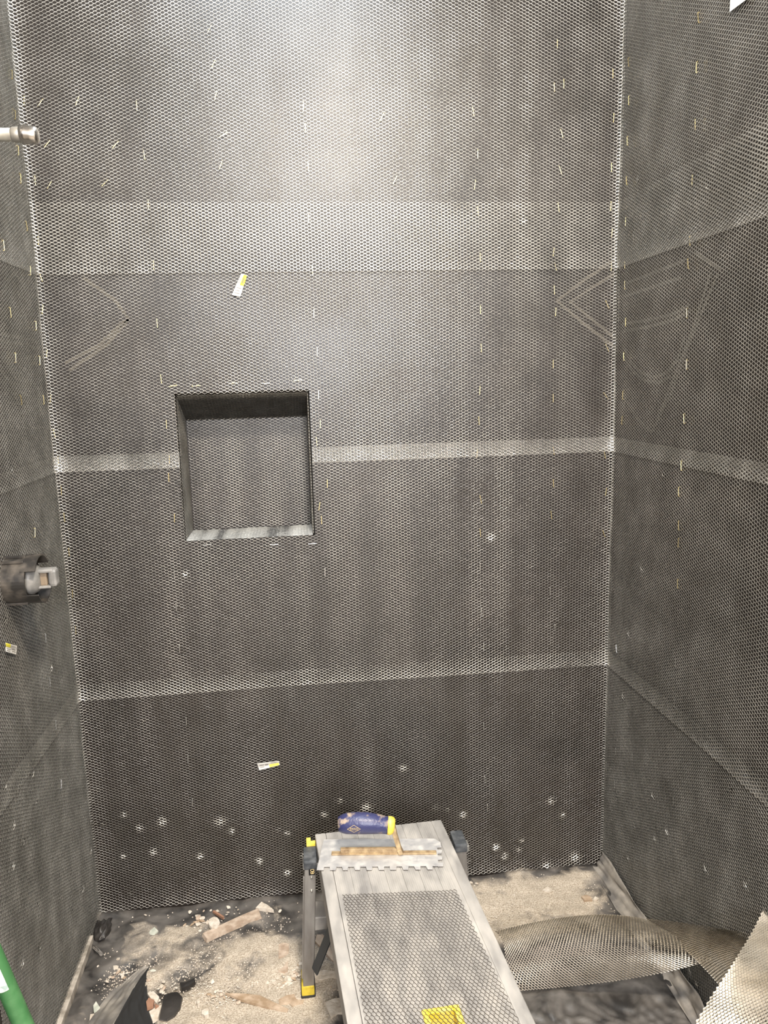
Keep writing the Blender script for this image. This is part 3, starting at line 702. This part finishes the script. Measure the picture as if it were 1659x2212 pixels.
# handle: slightly arched, thicker in the middle
zh = .070
path, rad = [], []
for i in range(15):
    f = i / 14; x = .044 + f * .106
    path.append(tuple(Mt @ Vector((x, yr + .002, zh + .004 * math.sin(math.pi * f) - .004 * f)))); 
    r = .0195 + .0035 * math.sin(math.pi * min(1, f * 1.1)) - .0015 * f
    if i == 0: r = .0155
    if i == 1: r = .0188
    rad.append(r)
grip = tube('grip', path, rad, m_hblue, tro, 28)
path2 = [tuple(Mt @ Vector((.150 + d, yr + .002, zh + z))) for d, z in ((-.001, -.004), (.004, -.0045), (.009, -.005), (.0125, -.006), (.0135, -.006))]
tag(tube('end_ring', path2, [.0188, .0190, .0178, .0145, .006], m_yellow, tro, 28), 'yellow band at the end of the handle')
bm = bmesh.new()
for (xa, za), (xb, zb), r in (((.160, zh - .004), (.1635, zh - .022), .007), ((.1635, zh - .022), (.1725, .012), .0065), ((.1725, .012), (.176, .004), .0085)):
    a = Mt @ Vector((xa, yr, za)); b = Mt @ Vector((xb, yr, zb)); d = b - a
    q = d.to_track_quat('Z', 'Y').to_matrix().to_4x4(); q.translation = a
    add_box(bm, (-r, -.005, -.002), (r, .005, d.length + .002), .002, mat=q)
bm_obj('shank', bm, m_rib, tro)
# diamond emblem on the grip
em = []
def on_grip(x, t):
    f = (x - .044) / .106; r = .0195 + .0035 * math.sin(math.pi * min(1, f * 1.1)) - .0015 * f + .0004
    zc = zh + .004 * math.sin(math.pi * f) - .004 * f
    a = math.radians(t); return Mt @ Vector((x, yr + .002 - math.cos(a) * r, zc + math.sin(a) * r))
def strip(bm, a, b, wd=.0007):
    P_ = []
    for i in range(7):
        f = i / 6; P_.append(on_grip(a[0] + (b[0] - a[0]) * f, a[1] + (b[1] - a[1]) * f))
    V, Fc = tube_data(P_, wd / 2, 4); vs = [bm.verts.new(v) for v in V]
    for f in Fc: bm.faces.new([vs[k] for k in f])
bm = bmesh.new(); c0, t0 = .078, 0
for a, b in (((c0 - .014, t0), (c0, t0 + 21)), ((c0, t0 + 21), (c0 + .014, t0)), ((c0 + .014, t0), (c0, t0 - 21)), ((c0, t0 - 21), (c0 - .014, t0))): strip(bm, a, b)
strip(bm, (c0 - .009, 5), (c0 + .009, 5)); strip(bm, (c0 - .009, -5), (c0 + .009, -5))
for k in range(5): strip(bm, (c0 - .008 + k * .004, -4), (c0 - .007 + k * .004, 4))
bm_obj('diamond_emblem', bm, m_gold, grip)

# ================================================================== GREEN POLE
pa = at_y(0, 2097, 1.0); pb = at_y(50, 2212, 1.0); d = (pb - pa) / (pa[2] - pb[2])
top = pa - d * .48; bot = pa + d * (pa[2] - .012)
root = empty('green_pole', tuple(bot)); tag(root, 'green plastic pole with pale label leaning on the left wall', 'pole')
tube('shaft', [tuple(bot), tuple(pa + d * .2), tuple(pa), tuple(top)], .0128, m_green, root, 28)
tube('pole_end', [tuple(bot - np.array([0, 0, .010])), tuple(bot + np.array([0, 0, .012]))], .0138, m_rubber, root, 20)
la, lb = at_y(-30, 2030, 1.0), at_y(14, 2128, 1.0)
def half(name, a, b, r, ang0, ang1, m):
    a, b = Vector(a), Vector(b); dd = (b - a).normalized(); X = Vector((0, -1, 0)); X = (X - dd * X.dot(dd)).normalized(); Yy = dd.cross(X)
    V, Fc = [], []
    n = 14
    for rr in (r, r - .0004):
        for p in (a, b):
            for i in range(n + 1):
                t = math.radians(ang0 + (ang1 - ang0) * i / n); V.append(tuple(p + (X * math.cos(t) + Yy * math.sin(t)) * rr))
    m1 = n + 1
    for i in range(n): Fc += [(i, i + 1, m1 + i + 1, m1 + i), (2 * m1 + i, 3 * m1 + i, 3 * m1 + i + 1, 2 * m1 + i + 1)]
    return mesh(name, V, Fc, m, root, True)
half('label_wrap', la, lb, .0134, -35, 160, m_label)
half('label_print', la + (lb - la) * .3, la + (lb - la) * .85, .0137, 5, 60, m_label_o)

# ================================================================== LOOSE LATH
def bern(n, t): return [math.comb(n, i) * t ** i * (1 - t) ** (n - i) for i in range(n + 1)]
def patchfn(net, W, H):
    net = np.array(net, dtype=float); nr, nc = net.shape[:2]
    def P(u, v):
        bu = bern(nc - 1, u / W); bv = bern(nr - 1, v / H)
        out = 0
        for i in range(nr):
            for j in range(nc): out = out + (bv[i] * bu[j])[..., None] * net[i, j]
        return out
    return P
def netlen(net):
    net = np.array(net, float)
    return (np.linalg.norm(np.diff(net, axis=1), axis=-1).sum(1).mean(), np.linalg.norm(np.diff(net, axis=0), axis=-1).sum(0).mean())
def zz(u, v, z): return at_z(u, v, z)
# A: curved flap between the platform and the right wall (long diamonds run down it)
netA = [[zz(1118, 2142, .012), zz(1075, 2075, .05), zz(1105, 2035, .09), zz(1068, 2010, .060)],
        [zz(1245, 2134, .015), zz(1205, 2070, .12), zz(1190, 1985, .14), zz(1180, 1982, .105)],
        [zz(1400, 2118, .030), zz(1370, 2060, .16), zz(1300, 1975, .19), zz(1290, 1962, .135)],
        [zz(1545, 2074, .190), zz(1500, 2045, .17), zz(1440, 2005, .15), zz(1392, 1984, .105)]]
WA, HA = netlen(netA)
o = lath('loose_lath_curl', patchfn(netA, WA, HA), WA, HA, m_loose, seed=70, ang=30, wd=.0030, flip=1, tilt=10)
tag(o, 'bowed flap of loose metal lath on the floor between platform and right wall', 'metal lath')
# B: flatter sheet running from the flap towards the camera on the right
netB = [[zz(1392, 1984, .105), zz(1470, 2040, .15), zz(1560, 2110, .21), zz(1660, 2290, .30)],
        [zz(1500, 1994, .20), zz(1560, 2045, .23), zz(1640, 2120, .28), zz(1720, 2290, .36)],
        [zz(1600, 2012, .30), zz(1650, 2050, .32), zz(1740, 2130, .36), zz(1800, 2290, .40)],
        [zz(1720, 2034, .40), zz(1790, 2070, .42), zz(1850, 2150, .44), zz(1900, 2290, .46)]]
netB = [list(r) for r in np.array(netB).transpose(1, 0, 2)]
WB2, HB2 = netlen(netB)
o = lath('loose_lath_strip', patchfn(netB, WB2, HB2), WB2, HB2, m_loose, seed=71, ang=35, wd=.0032, flip=1, tilt=10)
tag(o, 'flat loose strip of metal lath sloping up along the foot of the right wall', 'metal lath')
# C: bright curled sheet in the near right corner
netC = [[at_y(1485, 2240, .93), at_y(1545, 2125, .98), at_y(1600, 2060, 1.06), at_y(1622, 2025, 1.16), at_y(1668, 1925, 1.20)],
        [at_y(1560, 2250, .86), at_y(1590, 2150, .88), at_y(1640, 2100, .98), at_y(1660, 2035, 1.14), at_y(1700, 1950, 1.18)],
        [at_y(1640, 2260, .84), at_y(1655, 2190, .84), at_y(1690, 2120, .95), at_y(1700, 2045, 1.12), at_y(1740, 1970, 1.16)],
        [at_y(1720, 2290, .86), at_y(1740, 2220, .86), at_y(1750, 2140, .95), at_y(1760, 2055, 1.10), at_y(1780, 1990, 1.14)]]
WC, HC2 = netlen(netC)
o = lath('loose_lath_roll', patchfn(netC, WC, HC2), WC, HC2, m_loose, seed=72, ang=40, wd=.0032, flip=1, tilt=12)
tag(o, 'bright curled roll of loose metal lath in the near right corner', 'metal lath')

# ================================================================== LINER FLAPS
def patch_obj(name, net, m, label, cat, nu=24, nv=24, wob=.0, thick=.0015, seed=5, parent=None):
    net = np.array(net, float); P = patchfn(net, 1, 1)
    U, Vv = np.meshgrid(np.linspace(0, 1, nu), np.linspace(0, 1, nv))
    p = P(U, Vv); s = Smooth(10, 14, seed)(U, Vv)
    dU = np.gradient(p, axis=1); dV = np.gradient(p, axis=0); N = np.cross(dU, dV); N /= (np.linalg.norm(N, axis=-1, keepdims=True) + 1e-9)
    p = p + N * (wob * s)[..., None]
    V1 = p.reshape(-1, 3); V2 = (p - N * thick).reshape(-1, 3); V = np.concatenate([V1, V2]); k = nu * nv
    Fc = []
    for i in range(nv - 1):
        for j in range(nu - 1):
            a = i * nu + j; Fc.append((a, a + 1, a + nu + 1, a + nu)); Fc.append((k + a, k + a + nu, k + a + nu + 1, k + a + 1))
    for i in range(nv - 1):
        for c in (0, nu - 1): a = i * nu + c; Fc.append((a, a + nu, a + nu + k, a + k))
    for j in range(nu - 1):
        for r in (0, nv - 1): a = r * nu + j; Fc.append((a, a + 1, a + 1 + k, a + k))
    V[:, 2] = np.maximum(V[:, 2], .0)
    o = mesh(name, V, Fc, m, parent, True); 
    if parent is None: tag(o, label, cat)
    return o
fl = empty('liner_fold', tuple(at_z(270, 2212))); tag(fl, 'black plastic liner folded up into a dark pointed tent at the lower left', 'liner')
apx = [at_z(322, 2088, .006)]
patch_obj('shade_face', [[at_z(322, 2088, .006), at_z(321, 2092, .006), at_z(320, 2096, .006)],  # black face stands in for the shade under the lifted liner edge
                        [at_z(285, 2130, .030), at_z(296, 2150, .012), at_z(306, 2160, .003)],
                        [at_z(228, 2250, .070), at_z(290, 2250, .020), at_z(352, 2250, .003)]], m_rubber, None, None, wob=.001, seed=8, parent=fl)
patch_obj('dusty_face', [[at_z(322, 2088, .006), at_z(316, 2088, .006), at_z(310, 2088, .004)],
                         [at_z(285, 2130, .031), at_z(262, 2130, .022), at_z(240, 2130, .008)],
                         [at_z(228, 2250, .071), at_z(190, 2250, .040), at_z(160, 2250, .008)]], m_liner_grey, None, None, wob=.0016, seed=9, parent=fl)
patch_obj('liner_corner_curl', [[at_z(203, 2036, .004), at_z(222, 2030, .03), at_z(238, 2018, .004)],
                                [at_z(200, 2010, .03), at_z(225, 2002, .05), at_z(240, 2000, .02)],
                                [at_z(210, 1990, .012), at_z(230, 1984, .03), at_z(242, 1984, .004)]], m_liner, 'crumpled black liner curl in the left back corner of the floor', 'liner', wob=.0015, seed=10)
patch_obj('liner_corner_scrap', [[at_z(200, 2042, .003), at_z(212, 2042, .03), at_z(222, 2062, .004)],
                                 [at_z(198, 2048, .003), at_z(206, 2052, .02), at_z(219, 2066, .004)]], m_liner_grey, 'small torn grey liner scrap below the black curl in the left back corner', 'liner', wob=.002, seed=11)
# upturned liner edge along the foot of the right wall: two lengths
def edge_strip(name, y0, y1, label, seed, w=.045):
    ys = np.linspace(y0, y1, 5)
    net = [[(XR - w - .004 * math.sin(y * 19), y, .004) for y in ys], [(XR - w * .5, y, .002 + .012) for y in ys], [(XR - .016, y, .052 + .012 * math.sin(y * 15)) for y in ys]]
    patch_obj(name, net, m_liner_grey, label, 'liner', nu=60, nv=12, wob=.003, seed=seed)
edge_strip('liner_upturn', 1.88, 1.55, 'dusty grey liner edge turned up at the right back corner', 12)
edge_strip('liner_upturn', 1.53, 1.22, 'grey liner edge turned up under the loose lath beside the right wall', 13, w=.035)

# ================================================================== DEBRIS
def chip(name, px, h, m, label, cat, lift=.004, jit=.001, tilt=(0, 0)):
    poly = [at_z(u, v, lift) for u, v in px]
    o = prism(name, [(p[0], p[1]) for p in poly], lift, lift + h, m, jitter=jit, tilt=tilt); tag(o, label, cat); return o
chip('wood_stick', [(436, 2024), (446, 2037), (500, 2012), (566, 1984), (560, 1968), (520, 1984), (470, 2008)], .009, m_wood, 'long dusty wooden stick lying on the floor near the back wall', 'wood')
chip('wood_splinter', [(552, 1968), (592, 1972), (580, 1962), (565, 1955)], .010, m_plaster, 'pale broken piece at the right end of the long wooden stick', 'plaster')
chip('bark_sliver', [(459, 1972), (463, 1970), (485, 1984), (482, 1987)], .006, m_brownchip, 'thin dark brown sliver behind the long wooden stick', 'wood')
chip('green_board_scrap', [(292, 2029), (303, 2046), (312, 2050), (343, 2016), (335, 2008), (320, 2019), (300, 2026)], .006, m_greenboard, 'pale green scrap of drywall paper on the black liner', 'drywall', tilt=(.05, .05))
o = chip('plaster_disc', [(463 + 13 * math.cos(a), 1998 + 12 * math.sin(a)) for a in np.linspace(0, 6.28, 13)[:-1]], .008, m_plaster, 'round cream plaster disc beside the long wooden stick', 'plaster', lift=.010)
chip('wood_block', [(602, 2044), (612, 2041), (625, 2044), (622, 2106), (601, 2105)], .007, m_wood, 'short upright-lying flat wooden strip left of the platform leg', 'wood')
chip('cardboard_scrap', [(601, 2162), (618, 2153), (640, 2149), (664, 2150), (655, 2171), (640, 2173), (632, 2178), (625, 2171), (602, 2175)], .004, m_card, 'torn tan cardboard scrap under the yellow platform foot', 'cardboard')
chip('cardboard_strip', [(486, 2148), (520, 2150), (560, 2153), (590, 2168), (625, 2183), (622, 2191), (570, 2178), (520, 2164)], .005, m_card, 'long torn pale cardboard strip below the scrap at the platform foot', 'cardboard', lift=.006)
chip('liner_scrap', [(343, 2203), (350, 2170), (354, 2150), (372, 2145), (384, 2145), (395, 2158), (390, 2180), (378, 2196), (360, 2206)], .004, m_liner, 'rounded dark grey liner scrap right of the dark folded tent', 'liner', lift=.006, tilt=(.1, 0))
chip('green_board_wedge', [(202, 2178), (208, 2168), (219, 2186), (219, 2195), (209, 2204), (203, 2192)], .008, m_greenboard, 'pale green wedge of drywall at the lower left edge of the floor', 'drywall')
chip('plaster_scrap', [(196, 2200), (204, 2197), (205, 2212), (194, 2214)], .010, m_plaster, 'white plaster scrap below the pale green wedge', 'plaster')
chip('brown_scrap', [(316, 2170), (322, 2160), (334, 2166), (332, 2178), (318, 2184)], .007, m_brownchip, 'reddish brown scrap right of the dark folded tent', 'wood', lift=.008)
chip('brown_splinter', [(334, 2172), (344, 2176), (336, 2182)], .006, m_brownchip, 'small brown splinter beside the reddish brown scrap', 'wood', lift=.008)
chip('plaster_slab', [(318, 2150), (332, 2145), (345, 2158), (340, 2172), (326, 2162)], .006, m_plaster, 'cream plaster slab above the reddish brown scrap', 'plaster')
chip('plaster_slab', [(322, 2190), (336, 2180), (350, 2176), (342, 2204), (330, 2212)], .006, m_plaster, 'cream plaster slab below the reddish brown scrap', 'plaster')
chip('wood_lath', [(684, 2024), (698, 2023), (726, 2078), (720, 2083), (680, 2038)], .008, m_wood, 'wooden strip slanting between platform leg and deck', 'wood')
chip('plaster_board_piece', [(677, 2108), (700, 2102), (738, 2108), (742, 2122), (715, 2119), (690, 2124), (678, 2120)], .009, m_plaster, 'pale broken board piece behind the platform foot', 'plaster')
chip('plaster_board_piece', [(700, 2172), (722, 2163), (745, 2160), (752, 2190), (730, 2195), (715, 2205)], .008, m_plaster, 'pale board piece right of the platform foot near the deck', 'plaster')
chip('curled_liner_scrap', [(388, 2130), (402, 2128), (421, 2120), (423, 2126), (408, 2138), (392, 2143)], .010, m_liner, 'black curled liner scrap left of the cardboard strip', 'liner')
chip('plaster_stone', [(437, 2193), (450, 2189), (452, 2201), (444, 2207), (436, 2201)], .014, m_plaster, 'single rounded plaster lump near the bottom edge of the floor', 'plaster')
chip('plaster_pebble', [(425, 2168), (432, 2163), (433, 2173), (427, 2177)], .010, m_plaster, 'small white pebble above the rounded plaster lump', 'plaster')
chip('leaf_scrap', [(316, 2105), (330, 2096), (338, 2099), (334, 2104), (322, 2110)], .004, m_greenboard, 'small yellow-green scrap above the plaster slabs', 'drywall')
chip('oval_pebble', [(250, 2076), (254, 2072), (260, 2073), (259, 2077), (253, 2079)], .006, m_plaster, 'lone oval cream pebble on the black liner at left', 'plaster')
chip('pale_flake', [(1172, 1926), (1183, 1921), (1196, 1930), (1190, 1934), (1178, 1930)], .008, m_plaster, 'pale flake on the dust right of the platform deck', 'plaster')
chip('tan_lump', [(1255, 1944), (1266, 1941), (1276, 1946), (1280, 1952), (1262, 1954)], .012, m_card, 'tan lump on the dust near the right back corner', 'plaster')
chip('curled_flake', [(1285, 1941), (1294, 1946), (1290, 1950), (1282, 1948)], .007, m_plaster, 'small flake right of the tan lump', 'plaster')

# countable crumbs: copies of six shapes
def crumb_mesh(k):
    r = random.Random(40 + k); bm = bmesh.new(); bmesh.ops.create_icosphere(bm, subdivisions=1, radius=1.0)
    sx_, sy_, sz_ = r.uniform(.7, 1.3), r.uniform(.5, 1.0), r.uniform(.25, .6)
    for v in bm.verts: v.co = Vector((v.co.x * sx_, v.co.y * sy_, v.co.z * sz_)) * r.uniform(.75, 1.2)
    me = bpy.data.meshes.new('plaster_crumb'); bm.to_mesh(me); bm.free(); me.materials.append([m_plaster, m_plaster, m_card, m_plaster, m_wood, m_plaster][k]); return me
cm = [crumb_mesh(k) for k in range(6)]
def crumbs(cu, cv, su, sv, n, rmin, rmax, label, group):
    for i in range(n):
        u, v = random.gauss(cu, su), random.gauss(cv, sv)
        p = at_z(u, v, 0)
        if not (XL + .03 < p[0] < XR - .06 and p[1] < YB - .03): continue
        o = bpy.data.objects.new('plaster_crumb', cm[random.choice((0, 0, 1, 1, 2, 3, 3, 5, 5, 4))]); COL.objects.link(o)
        s = random.uniform(rmin, rmax); o.scale = (s, s, s)
        o.location = (p[0], p[1], .004 + s * .25); o.rotation_euler = (random.uniform(-.4, .4), random.uniform(-.4, .4), random.uniform(0, 6.28))
        tag(o, label, 'crumb', group)
crumbs(428, 1998, 18, 8, 22, .004, .010, 'plaster crumb in the heap left of the long wooden stick', 'crumbs by the wooden stick')
crumbs(415, 2020, 22, 6, 10, .003, .007, 'plaster crumb in the heap left of the long wooden stick', 'crumbs by the wooden stick')
crumbs(630, 2112, 14, 10, 30, .004, .009, 'plaster crumb in the heap at the foot of the platform leg', 'crumbs by the platform leg')
crumbs(640, 2075, 9, 14, 16, .004, .010, 'plaster crumb in the heap at the foot of the platform leg', 'crumbs by the platform leg')
crumbs(600, 2128, 20, 7, 18, .003, .007, 'plaster crumb in the heap at the foot of the platform leg', 'crumbs by the platform leg')
crumbs(258, 2108, 22, 12, 20, .003, .008, 'crumb on the dusty patch above the dark folded tent', 'crumbs above the folded tent')
crumbs(340, 2150, 16, 16, 16, .004, .009, 'crumb among the plaster slabs right of the folded tent', 'crumbs among the plaster slabs')
crumbs(490, 2150, 30, 10, 20, .003, .008, 'crumb scattered at the left end of the cardboard strip', 'crumbs by the cardboard strip')
crumbs(310, 2012, 12, 8, 10, .003, .008, 'crumb beside the pale green drywall scrap', 'crumbs by the green scrap')
crumbs(1270, 1950, 22, 8, 14, .002, .006, 'crumb on the sandy dust at the right back of the floor', 'crumbs on the sandy dust')
crumbs(1035, 1915, 12, 3, 10, .004, .008, 'crumb along the back wall right of the platform deck', 'crumbs along the back wall')
crumbs(700, 2140, 14, 14, 16, .003, .008, 'crumb on the floor between platform foot and deck', 'crumbs under the deck')
crumbs(470, 1975, 60, 5, 14, .003, .007, 'crumb lying along the foot of the back wall', 'crumbs at the foot of the back wall')
# fine grit nobody could count
tv, tf = [], []
base = [(1, 0, -.3), (-.5, .85, -.3), (-.5, -.85, -.3), (0, 0, .8)]
for (cu, cv, su, sv, n) in [(430, 2090, 110, 50, 1500), (600, 2080, 50, 50, 900), (1170, 1950, 90, 32, 900), (260, 2110, 30, 30, 300), (700, 2110, 20, 50, 300), (480, 2170, 90, 20, 500)]:
    for _ in range(n):
        p = at_z(random.gauss(cu, su), random.gauss(cv, sv), 0)
        if not (XL + .05 < p[0] < XR - .05 and p[1] < YB - .02): continue
        s = random.uniform(.0008, .0028); a = random.uniform(0, 6.28); k = len(tv)
        for b in base: tv.append((p[0] + s * (b[0] * math.cos(a) - b[1] * math.sin(a)), p[1] + s * (b[0] * math.sin(a) + b[1] * math.cos(a)), .004 + s * (b[2] + .3)))
        tf += [(k, k + 1, k + 3), (k + 1, k + 2, k + 3), (k + 2, k, k + 3)]
tag(mesh('plaster_grit', tv, tf, m_plaster), 'fine plaster grit scattered over the shower floor', 'grit', kind='stuff')
print('LATH TRIS', NTRI)
